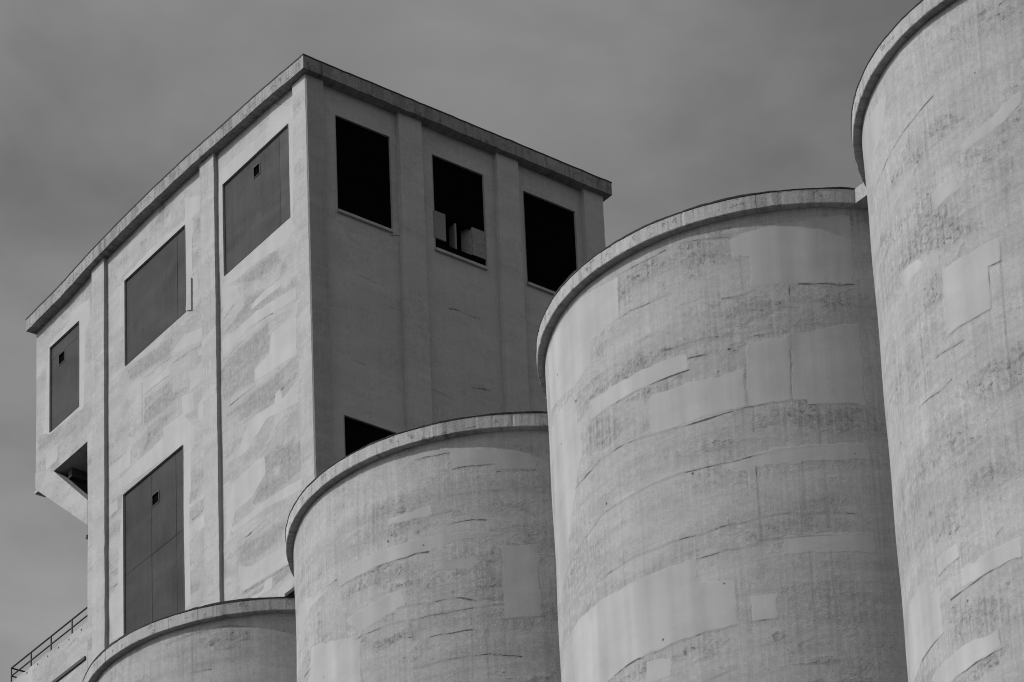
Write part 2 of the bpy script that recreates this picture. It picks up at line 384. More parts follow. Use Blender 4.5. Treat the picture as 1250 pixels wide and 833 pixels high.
def concrete(name, base, coat, seed, streak=1., blotch=1., pits=1., rough_amt=1., band=1., flow=(.32, 1.1), gain=1., clouds=.8, grain=1., soft=.10):
    """weathered cast concrete; wear comes from the 'mark' attribute, broken up by noise. surf uv = metres along the wall, height"""
    mt = bpy.data.materials.new(name); nt = NT(mt)
    uvn = nt.n('ShaderNodeUVMap', uv_map='surf').outputs[0]
    at = nt.n('ShaderNodeAttribute', attribute_name='mark', attribute_type='GEOMETRY')
    sp = nt.n('ShaderNodeSeparateColor'); nt.link(at.outputs['Color'], sp.inputs[0])
    mL, mD, mC = sp.outputs[0], sp.outputs[1], sp.outputs[2]
    o = lambda i: (seed*13.1+i*7.7, seed*5.3+i*3.9, seed*2.7+i)
    S = lambda sx, sy, i: nt.scale(uvn, sx, sy, 1., o(i))
    big = nt.noise(S(flow[0], flow[1], 1), 1., 5., .58, .4)
    mid = nt.noise(S(1.1, 2.2, 2), 1., 5., .62, .3)
    bandn = nt.noise(S(.06, 1.7, 3), 1., 3., .55)
    stv = nt.noise(S(7.5, .28, 4), 1., 4., .62)
    stw = nt.noise(S(1.6, .12, 5), 1., 3., .55)
    fine = nt.noise(S(9., 9., 6), 1., 5., .65)
    grit = nt.noise(S(42., 42., 7), 1., 3., .7)
    edge = nt.noise(S(3.2, 4.2, 8), 1., 5., .62)
    stf = nt.noise(S(17., .55, 14), 1., 3., .6)
    c_ = lambda x: nt.m('SUBTRACT', x, .5)
    # skim coat and paler strips: surveyed patches plus thin cloudy leftovers
    Lm = nt.step(nt.m('ADD', mL, nt.m('MULTIPLY', c_(edge), 1.1)), .44, .60)
    cloud = nt.step(nt.m('ADD', nt.noise(S(.45, 1.25, 9), 1., 7., .66, .6), nt.m('MULTIPLY', c_(fine), .30)), .50, .50+soft)
    cloud = nt.m('MULTIPLY', cloud, .60*clouds)
    Lt = nt.m('MAXIMUM', Lm, nt.m('MULTIPLY', cloud, nt.m('SUBTRACT', 1., mD)))
    # rough exposed zones
    Dm = nt.step(nt.m('ADD', mD, nt.m('MULTIPLY', c_(mid), 3.2)), .36, .86)
    Dm = nt.m('MULTIPLY', Dm, nt.m('SUBTRACT', 1., Lm))
    rn = nt.step(nt.m('ADD', nt.noise(S(.5, .9, 10), 1., 6., .68), nt.m('MULTIPLY', c_(fine), .25)), .47, .60)
    rz = nt.m('MAXIMUM', Dm, nt.m('MULTIPLY', nt.m('MULTIPLY', rn, .75), nt.m('SUBTRACT', 1., Lt)))
    # base tone
    t = nt.m('ADD', base, nt.m('MULTIPLY', c_(big), .16*blotch))
    t = nt.m('ADD', t, nt.m('MULTIPLY', c_(mid), .20*blotch))
    t = nt.m('ADD', t, nt.m('MULTIPLY', c_(bandn), .16*band))
    t = nt.m('ADD', t, nt.m('MULTIPLY', c_(stv), .12*streak))
    t = nt.m('ADD', t, nt.m('MULTIPLY', c_(stf), nt.m('ADD', .20*streak, nt.m('MULTIPLY', rz, .16*streak))))
    t = nt.m('ADD', t, nt.m('MULTIPLY', c_(stw), .07*streak))
    t = nt.m('ADD', t, nt.m('MULTIPLY', c_(fine), nt.m('ADD', .19*grain, nt.m('MULTIPLY', rz, .20))))
    t = nt.m('SUBTRACT', t, nt.m('MULTIPLY', rz, .040*rough_amt))
    t = nt.m('SUBTRACT', t, nt.m('MULTIPLY', Dm, .036*rough_amt))
    c = nt.m('ADD', coat, nt.m('MULTIPLY', c_(stw), .22*streak))
    c = nt.m('ADD', c, nt.m('MULTIPLY', c_(nt.noise(S(2.6, .10, 17), 1., 2., .5)), .22*streak))
    c = nt.m('ADD', c, nt.m('MULTIPLY', c_(mid), .09))
    c = nt.m('ADD', c, nt.m('MULTIPLY', c_(nt.noise(S(.9, .9, 15), 1., 2., .5)), .10))
    t = nt.mixf(Lt, t, c)
    t = nt.m('ADD', t, nt.m('MULTIPLY', c_(grit), nt.m('ADD', nt.m('MULTIPLY', nt.m('SUBTRACT', 1., Lm), .26*grain), nt.m('ADD', .07, nt.m('MULTIPLY', rz, .14)))))
    # pits and spalls: dark ragged specks, crowded where the concrete is rough
    pn = nt.noise(S(7., 9., 11), 1., 8., .78)
    thr = nt.m('SUBTRACT', nt.m('SUBTRACT', .665, nt.m('MULTIPLY', rz, .040)), nt.m('MULTIPLY', Dm, .050))
    pit = nt.step(nt.m('SUBTRACT', pn, thr), 0., .035)
    pit = nt.m('MULTIPLY', nt.m('MULTIPLY', pit, pits), nt.m('SUBTRACT', 1., nt.m('MULTIPLY', Lm, .9)))
    vo = nt.n('ShaderNodeTexVoronoi', feature='F1'); nt.link(S(2.3, 2.3, 12), vo.inputs['Vector']); vo.inputs['Scale'].default_value = 1.
    vs = nt.n('ShaderNodeSeparateColor'); nt.link(vo.outputs['Color'], vs.inputs[0])
    hole = nt.m('MULTIPLY', nt.step(vo.outputs['Distance'], .070, .045), nt.m('GREATER_THAN', vs.outputs[0], .82))
    # cracks along pour joints
    ckn = nt.noise(S(1.6, 1.6, 13), 1., 8., .74)
    mC = nt.m('MULTIPLY', mC, nt.step(mL, .70, .98, 1., .12))
    crk = nt.m('MULTIPLY', mC, nt.step(nt.noise(S(.9, .9, 16), 1., 4., .65), .36, .60, .58, 1.12))
    crack = nt.step(nt.m('ADD', crk, nt.m('MULTIPLY', c_(ckn), 1.5)), .71, 1.02)
    soft = nt.step(nt.m('ADD', mC, nt.m('MULTIPLY', c_(fine), 1.2)), .1, .8)
    dark = nt.m('MAXIMUM', nt.m('MAXIMUM', nt.m('MULTIPLY', pit, .40), nt.m('MULTIPLY', hole, .60*pits)), nt.m('MULTIPLY', crack, .66))
    t = nt.m('MULTIPLY', t, nt.m('SUBTRACT', 1., dark))
    t = nt.m('MULTIPLY', t, nt.m('SUBTRACT', 1., nt.m('MULTIPLY', soft, .16)))
    t = nt.m('MULTIPLY', nt.m('MAXIMUM', t, .03), gain)
    h = nt.m('MULTIPLY', Lm, .35)
    h = nt.m('ADD', h, nt.m('MULTIPLY', fine, nt.m('ADD', .25, nt.m('MULTIPLY', rz, .55))))
    h = nt.m('ADD', h, nt.m('MULTIPLY', grit, nt.m('ADD', .08, nt.m('MULTIPLY', rz, .30))))
    h = nt.m('ADD', h, nt.m('MULTIPLY', mid, .8))
    h = nt.m('ADD', h, nt.m('MULTIPLY', stv, .4*streak))
    h = nt.m('SUBTRACT', h, nt.m('MULTIPLY', dark, 1.))
    bp = nt.n('ShaderNodeBump'); bp.inputs['Strength'].default_value = .75; bp.inputs['Distance'].default_value = .012
    nt.link(h, bp.inputs['Height'])
    bsdf(nt, nt.grey(t), .92, bp.outputs[0], spec=.15)
    return mt

def stained(name, base, seed, amp=.16):
    """rim and cornice concrete: water stains running down the fascia, chipped and gritty"""
    mt = bpy.data.materials.new(name); nt = NT(mt)
    uvn = nt.n('ShaderNodeUVMap', uv_map='surf').outputs[0]
    S = lambda sx, sy, i: nt.scale(uvn, sx, sy, 1., (seed*9.1+i*5, seed*4.2+i*3, seed))
    st = nt.noise(S(5.5, .6, 1), 1., 5., .65)
    wide = nt.noise(S(.7, .5, 2), 1., 4., .6)
    grit = nt.noise(S(38, 38, 3), 1., 4., .7)
    mid = nt.noise(S(4, 5, 4), 1., 6., .68)
    t = nt.m('ADD', base, nt.m('MULTIPLY', nt.m('SUBTRACT', st, .5), amp*2.8))
    t = nt.m('ADD', t, nt.m('MULTIPLY', nt.m('SUBTRACT', wide, .5), amp*2.4))
    t = nt.m('ADD', t, nt.m('MULTIPLY', nt.m('SUBTRACT', grit, .5), .55))
    run = nt.m('MULTIPLY', nt.step(st, .54, .64), nt.step(wide, .42, .56))
    pit = nt.step(mid, .57, .64)
    t = nt.m('MULTIPLY', t, nt.m('SUBTRACT', 1., nt.m('MULTIPLY', run, .42)))
    t = nt.m('MULTIPLY', t, nt.m('SUBTRACT', 1., nt.m('MULTIPLY', pit, .35)))
    sx = nt.n('ShaderNodeSeparateXYZ'); nt.link(uvn, sx.inputs[0])
    jn = nt.m('LESS_THAN', nt.m('ABSOLUTE', nt.m('SUBTRACT', nt.m('FRACT', nt.m('DIVIDE', nt.m('ADD', sx.outputs[0], nt.m('MULTIPLY', mid, .04)), 3.37)), .5)), .0035)
    t = nt.m('MULTIPLY', t, nt.m('SUBTRACT', 1., nt.m('MULTIPLY', jn, .35)))
    t = nt.m('MAXIMUM', t, .03)
    h = nt.m('ADD', nt.m('MULTIPLY', grit, .4), nt.m('SUBTRACT', mid, nt.m('MULTIPLY', pit, .8)))
    bp = nt.n('ShaderNodeBump'); bp.inputs['Strength'].default_value = .8; bp.inputs['Distance'].default_value = .012
    nt.link(h, bp.inputs['Height'])
    bsdf(nt, nt.grey(t), .92, bp.outputs[0], spec=.15)
    return mt

def plain(name, g, rough=.7, amp=.25, sc=(3., 3.), metal=0., seed=1, bump=.004, spec=.2):
    mt = bpy.data.materials.new(name); nt = NT(mt)
    co = nt.n('ShaderNodeTexCoord').outputs['Object']
    a = nt.noise(nt.scale(co, sc[0], sc[0], sc[1], (seed*3.1, seed*1.7, 0)), 1., 5., .6)
    b = nt.noise(nt.scale(co, 25, 25, 25), 1., 3., .6)
    f = nt.m('ADD', nt.m('MULTIPLY', nt.m('SUBTRACT', a, .5), amp*3), nt.m('MULTIPLY', nt.m('SUBTRACT', b, .5), amp*1.))
    t = nt.m('MULTIPLY', g, nt.m('ADD', 1., f))
    bp = nt.n('ShaderNodeBump'); bp.inputs['Strength'].default_value = .5; bp.inputs['Distance'].default_value = bump
    nt.link(nt.m('ADD', a, b), bp.inputs['Height'])
    bsdf(nt, nt.grey(t), rough, bp.outputs[0], metal, spec=spec)
    return mt

def shutter(name, g, seed):
    """painted sheet shutters: tone per sheet (mark red), dull scuffs and a few scratches"""
    mt = bpy.data.materials.new(name); nt = NT(mt)
    uvn = nt.n('ShaderNodeUVMap', uv_map='surf').outputs[0]
    at = nt.n('ShaderNodeAttribute', attribute_name='mark', attribute_type='GEOMETRY')
    sp = nt.n('ShaderNodeSeparateColor'); nt.link(at.outputs['Color'], sp.inputs[0])
    S = lambda sx, sy, i: nt.scale(uvn, sx, sy, 1., (seed*9.1+i*5, seed*4.2+i*3, seed))
    a = nt.noise(S(.5, .9, 1), 1., 5., .6, .5); b = nt.noise(S(5, .5, 2), 1., 4., .6); c = nt.noise(S(20, 20, 3), 1., 3., .6)
    sc = nt.step(nt.noise(S(.8, 4.5, 4), 1., 6., .7), .66, .71)
    t = nt.m('ADD', g, nt.m('MULTIPLY', nt.m('SUBTRACT', sp.outputs[0], .5), g*1.5))
    f = nt.m('ADD', nt.m('MULTIPLY', nt.m('SUBTRACT', a, .5), 2.2), nt.m('MULTIPLY', nt.m('SUBTRACT', b, .5), .9))
    f = nt.m('ADD', f, nt.m('MULTIPLY', nt.m('SUBTRACT', c, .5), .6))
    t = nt.m('MULTIPLY', t, nt.m('ADD', 1., f))
    t = nt.m('MULTIPLY', t, nt.m('SUBTRACT', 1., nt.m('MULTIPLY', sc, .55)))
    bp = nt.n('ShaderNodeBump'); bp.inputs['Strength'].default_value = .4; bp.inputs['Distance'].default_value = .006
    nt.link(nt.m('ADD', a, c), bp.inputs['Height'])
    bsdf(nt, nt.grey(t), .75, bp.outputs[0], spec=.2)
    return mt

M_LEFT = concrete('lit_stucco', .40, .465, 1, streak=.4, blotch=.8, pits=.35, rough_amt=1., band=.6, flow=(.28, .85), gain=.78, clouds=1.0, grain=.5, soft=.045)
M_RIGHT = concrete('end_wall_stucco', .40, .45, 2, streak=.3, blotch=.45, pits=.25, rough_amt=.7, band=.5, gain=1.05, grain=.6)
M_RIM = stained('stained_concrete', .315, 3)
M_CORN = stained('cornice_concrete', .235, 4)
M_PIL = concrete('pilaster_stucco', .41, .48, 5, streak=.5, blotch=.6, pits=.5, rough_amt=.7, band=.6, gain=.80, grain=.5)
M_ROOF = plain('roofing_felt', .035, .8)
M_ROOFTOP = plain('roof_gravel', .18, .95)
M_SHUT = shutter('grey_shutter', .031, 6)
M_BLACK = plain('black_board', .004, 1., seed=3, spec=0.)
M_STEEL = plain('dark_steel', .03, .6, metal=.2, seed=4)
M_SILL = plain('sill_concrete', .38, .9, seed=5)
M_BOARD = plain('chipboard', .24, .9, .4, (14., 14.), seed=6)
M_BOARD2 = plain('pale_board', .21, .9, .15, (2., 2.), seed=7)
M_DARK = plain('unlit_room_black', .012, 1., seed=8, spec=0.)  # darkness of the unlit interior put into the colour
M_GROUND = plain('gravel_ground', .055, .95, .3, (.6, .6), seed=9)

# ------------------------------------------------------------------ ground
g = MB(); g.quad([(-1500, -1500, 0), (1500, -1500, 0), (1500, 1500, 0), (-1500, 1500, 0)])
gr = g.build('ground', M_GROUND); gr['kind'] = 'structure'

# ------------------------------------------------------------------ silos
SILO_LABEL = {
    1: 'lowest and farthest round concrete silo, only its rim showing below the tall shuttered doorway',
    2: 'round concrete silo whose rim covers part of the low black opening',
    3: 'round concrete silo with smooth square patches, right in front of the shaded tower end',
    4: 'nearest and tallest-looking round concrete silo, cut off by the right picture edge',
}
SILO_BOTTOM = {1: -3.6, 2: -7.8, 3: -11.6, 4: -15.4}
row = np.array(SILO_XY[4])-np.array(SILO_XY[3]); row /= np.linalg.norm(row); perp = np.array([row[1], -row[0]])
if perp[1] > 0: perp = -perp
ztop = SH+GZ
for k in (1, 2, 3, 4):
    cx, cy = SILO_XY[k]
    root = thing('concrete_silo', SILO_LABEL[k], 'silo', (cx, cy, 0), 0, 'round concrete silos standing in a row')
    st = .023
    mk = {q: list(MARKS[k][q]) for q in 'LDC'}
    mk['C'] = [(wobble(c, .010), .80) if abs(c[-1][0]-c[0][0]) < .2*abs(c[-1][1]-c[0][1]) else wobble(c, .014) for c in mk['C']]
    # small random wear besides the surveyed marks: lift lines, short cracks, little patches
    zb = SILO_BOTTOM[k]
    z = -.5
    while z > zb-.2:
        a0 = random.uniform(-16.5, -7)
        for _ in range(2):                                   # long faint pour line in two runs, now and then a short open crack
            w = random.uniform(2.5, 6.)
            mk['C'].append((wobble([(a0, z), (a0+w*.5, z+random.gauss(0, .02)), (a0+w, z+random.gauss(0, .03))], .010, .2), random.uniform(.30, .52)))
            if random.random() < .10:
                w = random.uniform(.3, 1.1); a1 = random.uniform(-16.5, -7)
                mk['C'].append((wobble([(a1, z+.02), (a1+w, z+random.gauss(0, .03))], .014, .1), random.uniform(.6, .8)))
            a0 = random.uniform(-16.5, -8)
        if random.random() < .55:
            w, h = random.uniform(1.2, 4.), random.uniform(.2, .6); a1 = random.uniform(-16, -8)
            mk['D'].append([(a1, z), (a1+w, z), (a1+w*.9, z+h), (a1+w*.3, z+h*.8)])
        z -= random.uniform(.35, .75)
    th = np.concatenate([np.arange(-196*math.pi/180, -28*math.pi/180, st/RB), np.linspace(-28*math.pi/180, 164*math.pi/180, 72)])
    zz = np.concatenate([np.linspace(-ztop, zb, 12)[:-1], np.arange(zb, -ST+.001-st*.5, st), [-ST+.004]])
    TH, ZZ = np.meshgrid(th, zz)
    A = TH*RB
    rad = RB+.012*np.sin(TH*3.1+k)*np.sin(ZZ*.9+k*2)+.006*np.sin(TH*11+ZZ*2.3)
    V = np.stack([rad*np.cos(TH), rad*np.sin(TH), ZZ+ztop], -1).reshape(-1, 3)
    uv = np.stack([A, ZZ], -1).reshape(-1, 2)
    mat = concrete('silo_concrete', .368, .400, 20+k, streak=.75, blotch=.85, pits=1.15, gain=.83, clouds=.5)
    gridmesh('wall', V, len(th), len(zz), mat, root, uv, paint(A, ZZ, mk), smooth=True)
    # projecting rim slab
    n = 720
    ta = np.linspace(0, 2*math.pi, n+1)
    jr = np.convolve(np.tile(rng.normal(0, 1, n), 3), np.ones(7)/7, 'same')[n:2*n]; jr = np.append(jr, jr[0])*.008
    jz = np.convolve(np.tile(rng.normal(0, 1, n), 3), np.ones(5)/5, 'same')[n:2*n]; jz = np.append(jz, jz[0])*.008
    for q in range(34):                                      # chips broken out of the arrises
        c0 = random.randrange(n); wd = random.randint(1, 3); jz[c0:c0+wd] += random.uniform(.008, .022); jr[c0:c0+wd] -= random.uniform(.0, .010)
    jz[-1] = jz[0]; jr[-1] = jr[0]
    prof = []
    for (r, zo, jrk, jzk) in ((RB-.25, -ST, 0, 0), (RR-.012, -ST, 1, .4), (RR, -ST+.012, 1, 1), (RR, -.16, 1, 0), (RR, -.012, 1, .8), (RR-.015, 0, 1, .8), (RR-.4, 0, 0, 0)):
        prof.append(np.stack([(r+jr*jrk)*np.cos(ta), (r+jr*jrk)*np.sin(ta), ztop+zo+jz*jzk], -1))
    V = np.concatenate(prof)
    cum = [0, .38, .40, .55, .69, .71, 1.1]
    uv = np.concatenate([np.stack([ta*RR+k*40, np.full_like(ta, c)], -1) for c in cum])
    gridmesh('rim', V, n+1, len(prof), M_RIM, root, uv)
    # felt edge on the rim, ragged
    hh = np.convolve(np.tile(rng.normal(0, 1, n), 3), np.ones(25)/25, 'same')[n:2*n]; hh = np.append(hh, hh[0])
    hh = np.clip(.022+.055*hh, .006, .045)
    prof = []
    for r, f, dz in ((RR-.2, 0, .004), (RR+.010, 0, -.006), (RR+.014, 1, .0), (RR-.2, 1, 0)):
        prof.append(np.stack([(r+jr)*np.cos(ta), (r+jr)*np.sin(ta), ztop+dz+hh*f+.002], -1))
    gridmesh('roof_edge', np.concatenate(prof), n+1, 4, M_ROOF, root, np.zeros((4*(n+1), 2)))
    rv = [((RR-.25)*math.cos(a), (RR-.25)*math.sin(a), ztop-.03) for a in np.linspace(0, 2*math.pi, 96, endpoint=False)]
    obj('roof', rv, [tuple(range(96))], M_ROOFTOP, root)
    if k < 4:
        m = MB()
        mp = lambda p: (row[0]*p[0]+perp[0]*p[1], row[1]*p[0]+perp[1]*p[1], p[2])
        pw = 2.42
        m.box(3.9, 5.55, -pw, pw, ztop-ST-.004, ztop-.006, mp)
        sl = m.build('link_slab', M_RIM, root)
        m = MB(); m.box(3.9, 5.55, -pw-.015, pw+.015, ztop-.006, ztop+.028, mp)
        if k == 1: m.box(4.16, 5.4, -pw+.02, 2.96, ztop+.036, ztop+.12, mp); m.build('roof_edge', M_ROOF, sl)

# ------------------------------------------------------------------ head house (local x = along the end wall, local y = along the lit wall)
tower = thing('head_house', 'tall square concrete tower with grey shutters, black openings and a flat projecting cornice', 'tower', (TC[0], TC[1], 0), TA)
W, L, SB = 11.09, 16.30, 12.95
ZT, CT = 61.46+GZ, 61.90+GZ                 # underside and top of the cornice
ZF = 55.72+GZ                                # floor level of the overhanging bay
CAM_S = [0, 2, 4.3, 6.2, 8.3, 10.3, 12.2, 14.1, 16.3]
CAM_D = [0, .15, .24, .33, .36, .33, .24, .07, 0]
camber = lambda s: np.interp(np.clip(s, 0, 16.3), CAM_S, CAM_D)

def facade(name, along, plane, s0, s1, z0, z1, openings, mat, mk, rev, zfine, step=.042, cam=False, flip=False, seed=0):
    """wall sheet with real openings and reveals. along='y': sheet at x=plane; along='x': sheet at y=plane"""
    ss = set([s0, s1]); zs = set([z0, z1, zfine])
    for (a, b, c, d) in openings: ss |= {a, b}; zs |= {c, d}
    def fill(pts, lo, st):
        pts = sorted(p for p in pts); out = []
        for p, q in zip(pts[:-1], pts[1:]):
            n = max(1, int(round((q-p)/(st if p >= lo else 3.))))
            out += list(np.linspace(p, q, n, endpoint=False))
        return np.array(out+[pts[-1]])
    sv, zv = fill(ss, -1e9, step), fill(zs, zfine, step)
    Sg, Zg = np.meshgrid(sv, zv)
    cs, cz = (Sg[:-1, :-1]+Sg[1:, 1:])/2, (Zg[:-1, :-1]+Zg[1:, 1:])/2
    skip = np.zeros(cs.shape, bool)
    for (a, b, c, d) in openings: skip |= (cs > a) & (cs < b) & (cz > c) & (cz < d)
    Zw = Zg.copy()
    if cam:
        zr = z1-.75; up = np.clip((Zg-zr)/(z1-zr), 0, 1); Zw = Zg+up*camber(Sg)
    wav = .008*np.sin(Sg*1.3+seed)*np.sin(Zg*1.1+seed)
    pl = np.full(Sg.shape, plane)+wav
    V = np.stack([pl, Sg, Zw] if along == 'y' else [Sg, pl, Zw], -1).reshape(-1, 3)
    uv = np.stack([Sg, Zg-GZ], -1).reshape(-1, 2)
    o = gridmesh(name, V, len(sv), len(zv), mat, tower, uv, paint(Sg, Zg-GZ, mk, .05, .14, .06), skip, flip=flip)
    return o

def reveal(mb, along, plane, d, op):
    a, b, c, e = op
    P = (lambda s, q, z: (plane+q, s, z)) if along == 'y' else (lambda s, q, z: (s, plane+q, z))
    lo = -.02
    for p, q, r, t in ((a, c, a, e), (b, c, b, e), (a, c, b, c), (a, e, b, e)):
        mb.quad([P(p, lo, q), P(r, lo, t), P(r, d, t), P(p, d, q)])

LEFT_OPEN = dict(w1=(1.15, 4.77, 57.27+GZ, 60.46+GZ), w2=(6.96, 10.60, 57.22+GZ, 60.30+GZ), w3=(13.49, 15.39, 57.26+GZ, 60.40+GZ), low=(7.22, 10.74, 44.5+GZ, 52.74+GZ))
mkF = {q: list(MARKS['F'][q]) for q in 'LDC'}
mkF['C'] = [wobble(c, .02) for c in mkF['C']]
for _ in range(14):
    s = random.uniform(.3, 16); z = random.uniform(45, 61.); w = random.uniform(.4, 2.0)
    mkF['C'].append((wobble([(s, z), (s+w, z+random.gauss(0, .04))], .02, .12), random.uniform(.5, .8)))
for _ in range(95):
    s = random.uniform(.3, 15); z = 45+.41*random.randint(0, 38)+random.gauss(0, .05); w, h = random.choice((.4, .7, 1.1, 1.6)), random.choice((.2, .38, .40, .6))
    mkF[random.choice('LDD')].append([(s, z), (s+w, z+random.gauss(0, .04)), (s+w+random.gauss(0, .06), z+h), (s+w*.5, z+h+random.gauss(0, .05)), (s+random.gauss(0, .06), z+h)])
for z in np.arange(44.6, 61.3, 1.22):                      # faint lift lines of the slip forms
    for s in np.arange(0, 16.2, 2.1):
        if random.random() < .35: mkF['C'].append((wobble([(s, z), (s+2.0, z+random.gauss(0, .03))], .015, .15), .55))
# the wall is one sheet below and one over the overhang
facade('lit_wall', 'y', PL, 0.02, SB, 0, ZT, [LEFT_OPEN[q] for q in ('w1', 'w2', 'low')], M_LEFT, mkF, .2, 44.0+GZ, cam=True, flip=True, seed=1)
facade('overhang_wall', 'y', PL, SB, L, ZF, ZT, [LEFT_OPEN['w3']], M_LEFT, mkF, .2, ZF, cam=True, flip=True, seed=1)
RIGHT_OPEN = dict(w1=(1.13, 3.07, 57.31+GZ, 60.57+GZ), w2=(4.62, 6.52, 57.29+GZ, 60.57+GZ), w3=(8.04, 10.04, 57.33+GZ, 60.59+GZ), low=(1.15, 2.99, 46.8+GZ, 50.52+GZ))
mkR = {q: list(MARKS['R'][q]) for q in 'LDC'}
mkR['C'] = [wobble(c, .02) for c in mkR['C']]
for _ in range(10):
    s = random.uniform(.8, 10.); z = random.uniform(48, 57.0); w = random.uniform(.3, 1.1)
    mkR['C'].append((wobble([(s, z), (s+w, z-random.uniform(0, .06))], .015, .12), .62))
facade('shaded_wall', 'x', PR, 0.02, W, 0, ZT, list(RIGHT_OPEN.values()), M_RIGHT, mkR, .2, 46.0+GZ, seed=4)
for al, pl_, ops in (('y', PL, LEFT_OPEN), ('x', PR, RIGHT_OPEN)):
    for q in ops.values():
        rv = MB(); reveal(rv, al, pl_, .16, q); rv.build('reveal', M_SILL, tower)
# hidden sides and floor
m = MB()
m.quad([(PL, L, ZF), (W, L, ZF), (W, L, ZT), (PL, L, ZT)])
m.quad([(PL, SB, 0), (W, SB, 0), (W, SB, ZF), (PL, SB, ZF)])
m.quad([(W, PR, 0), (W, SB, 0), (W, SB, ZT), (W, PR, ZT)])
m.quad([(W, SB, ZF), (W, L, ZF), (W, L, ZT), (W, SB, ZT)])
m.quad([(PL, SB, ZF), (PL, L, ZF), (W, L, ZF), (W, SB, ZF)])
m.build('rear_wall', M_PIL, tower)
# cornice: fascia ring that follows the cambered edge
OV = .20
ys = np.concatenate([[-OV], np.linspace(0, L, 66), [L+.12]])
ring_o = [(-OV, y) for y in ys]+[(x, L+.12) for x in np.linspace(0, W, 12)]+[(W+OV, y) for y in ys[::-1]]+[(x, -OV) for x in np.linspace(W, 0, 46)]
ring_i = []
for x, y in ring_o:
    ring_i.append((min(max(x, .35), W-.35), min(max(y, .35), L-.35)))
n = len(ring_o)
V = []; UV = []
arc = 0.
arcs = [0.]
for i in range(1, n+1):
    arc += math.hypot(ring_o[i % n][0]-ring_o[i-1][0], ring_o[i % n][1]-ring_o[i-1][1]); arcs.append(arc)
jt = rng.normal(0, .005, n); jb = rng.normal(0, .008, n)
def cz(x, y): return float(camber(y))*max(0., 1-max(x, 0)/W)
rows = []
for zi, (ring, zz, j) in enumerate(((ring_i, ZT, None), (ring_o, ZT, jb), (ring_o, CT, jt), (ring_i, CT, None))):
    r = []
    for i in range(n+1):
        x, y = ring[i % n]; ox, oy = ring_o[i % n]
        r.append((x, y, zz+cz(ox, oy)+(0 if j is None else j[i % n])))
    rows += r; UV += [(a, (0, .5, .94, 1.5)[zi]) for a in arcs]
gridmesh('cornice', np.array(rows), n+1, 4, M_CORN, tower, np.array(UV))
rows = []
for dz, off, ring in ((.002, 0, ring_i), (-.012, .012, ring_o), (.030, .014, ring_o), (.034, 0, ring_i)):
    for i in range(n+1):
        x, y = ring[i % n]; ox, oy = ring_o[i % n]
        sx = -off if ox < 0 else (off if ox > W else 0); sy = -off if oy < 0 else (off if oy > L else 0)
        rows.append((x+sx, y+sy, CT+cz(ox, oy)+dz+jt[i % n]))
gridmesh('roof_edge', np.array(rows), n+1, 4, M_ROOF, tower, np.zeros((4*(n+1), 2)))
m = MB()
for y0, y1 in zip(ys[1:-2], ys[2:-1]):
    m.quad([(.3, y0, CT-.05+cz(0, y0)), (W-.3, y0, CT-.05), (W-.3, y1, CT-.05), (.3, y1, CT-.05+cz(0, y1))])
m.build('roof', M_ROOFTOP, tower)

# pilasters
def pilaster(along, a, b, zlo):
    """a shallow strip with a slightly worn edge, reaching the cornice"""
    zs = np.concatenate([[0, zlo], np.arange(zlo+.25, ZT-.01, .25), [ZT]])
    v = []; uv = []; f = []
    for z in zs:
        top = z == ZT
        ja, jb_ = rng.normal(0, .006, 2)
        for (s, q) in ((a, 1), (a+ja, 0), (b+jb_, 0), (b, 1)):
            q_ = (PL if along == 'y' else PR)*q+(.03 if q else 0)
            zz = z+(float(camber(s)) if (top and along == 'y') else 0)
            v.append((q_, s, zz) if along == 'y' else (s, q_, zz)); uv.append((s+(q*.15)+(50 if along == 'x' else 0), z-GZ))
    for i in range(len(zs)-1):
        for j in range(3):
            q = i*4+j; f.append((q, q+1, q+5, q+4) if along == 'x' else (q+4, q+5, q+1, q))
    return obj('pilaster', v, f, M_PIL if along == 'y' else M_RIGHT, tower, uv)
for a, b in ((5.08, 5.87), (11.69, 12.46)): pilaster('y', a, b, 44+GZ)
for a, b in ((3.32, 4.16), (6.95, 7.77), (10.31, 11.07)): pilaster('x', a, b, 46+GZ)
# corner pier: one strip round the corner
zs = np.concatenate([[0, 44+GZ], np.arange(44.15+GZ, ZT-.01, .15), [ZT]])
v = []; f = []; uv = []; mats = []
for z in zs:
    ja, jb_, jc = rng.normal(0, .007, 3)
    cx_ = abs(rng.normal(0, .008))
    for (x, y, c) in ((PL+.03, .70, 1), (0, .70+ja, 1), (0, .03+cx_, 1), (.03+cx_, 0, 0), (.63+jb_, 0, 0), (.63, PR+.03, 0)):
        v.append((x, y, z)); uv.append((y-x+c*3, z-GZ))
for i in range(len(zs)-1):
    for j in range(5):
        q = i*6+j; f.append((q+6, q+7, q+1, q))
obj('pilaster', v, f, M_PIL, tower, uv)

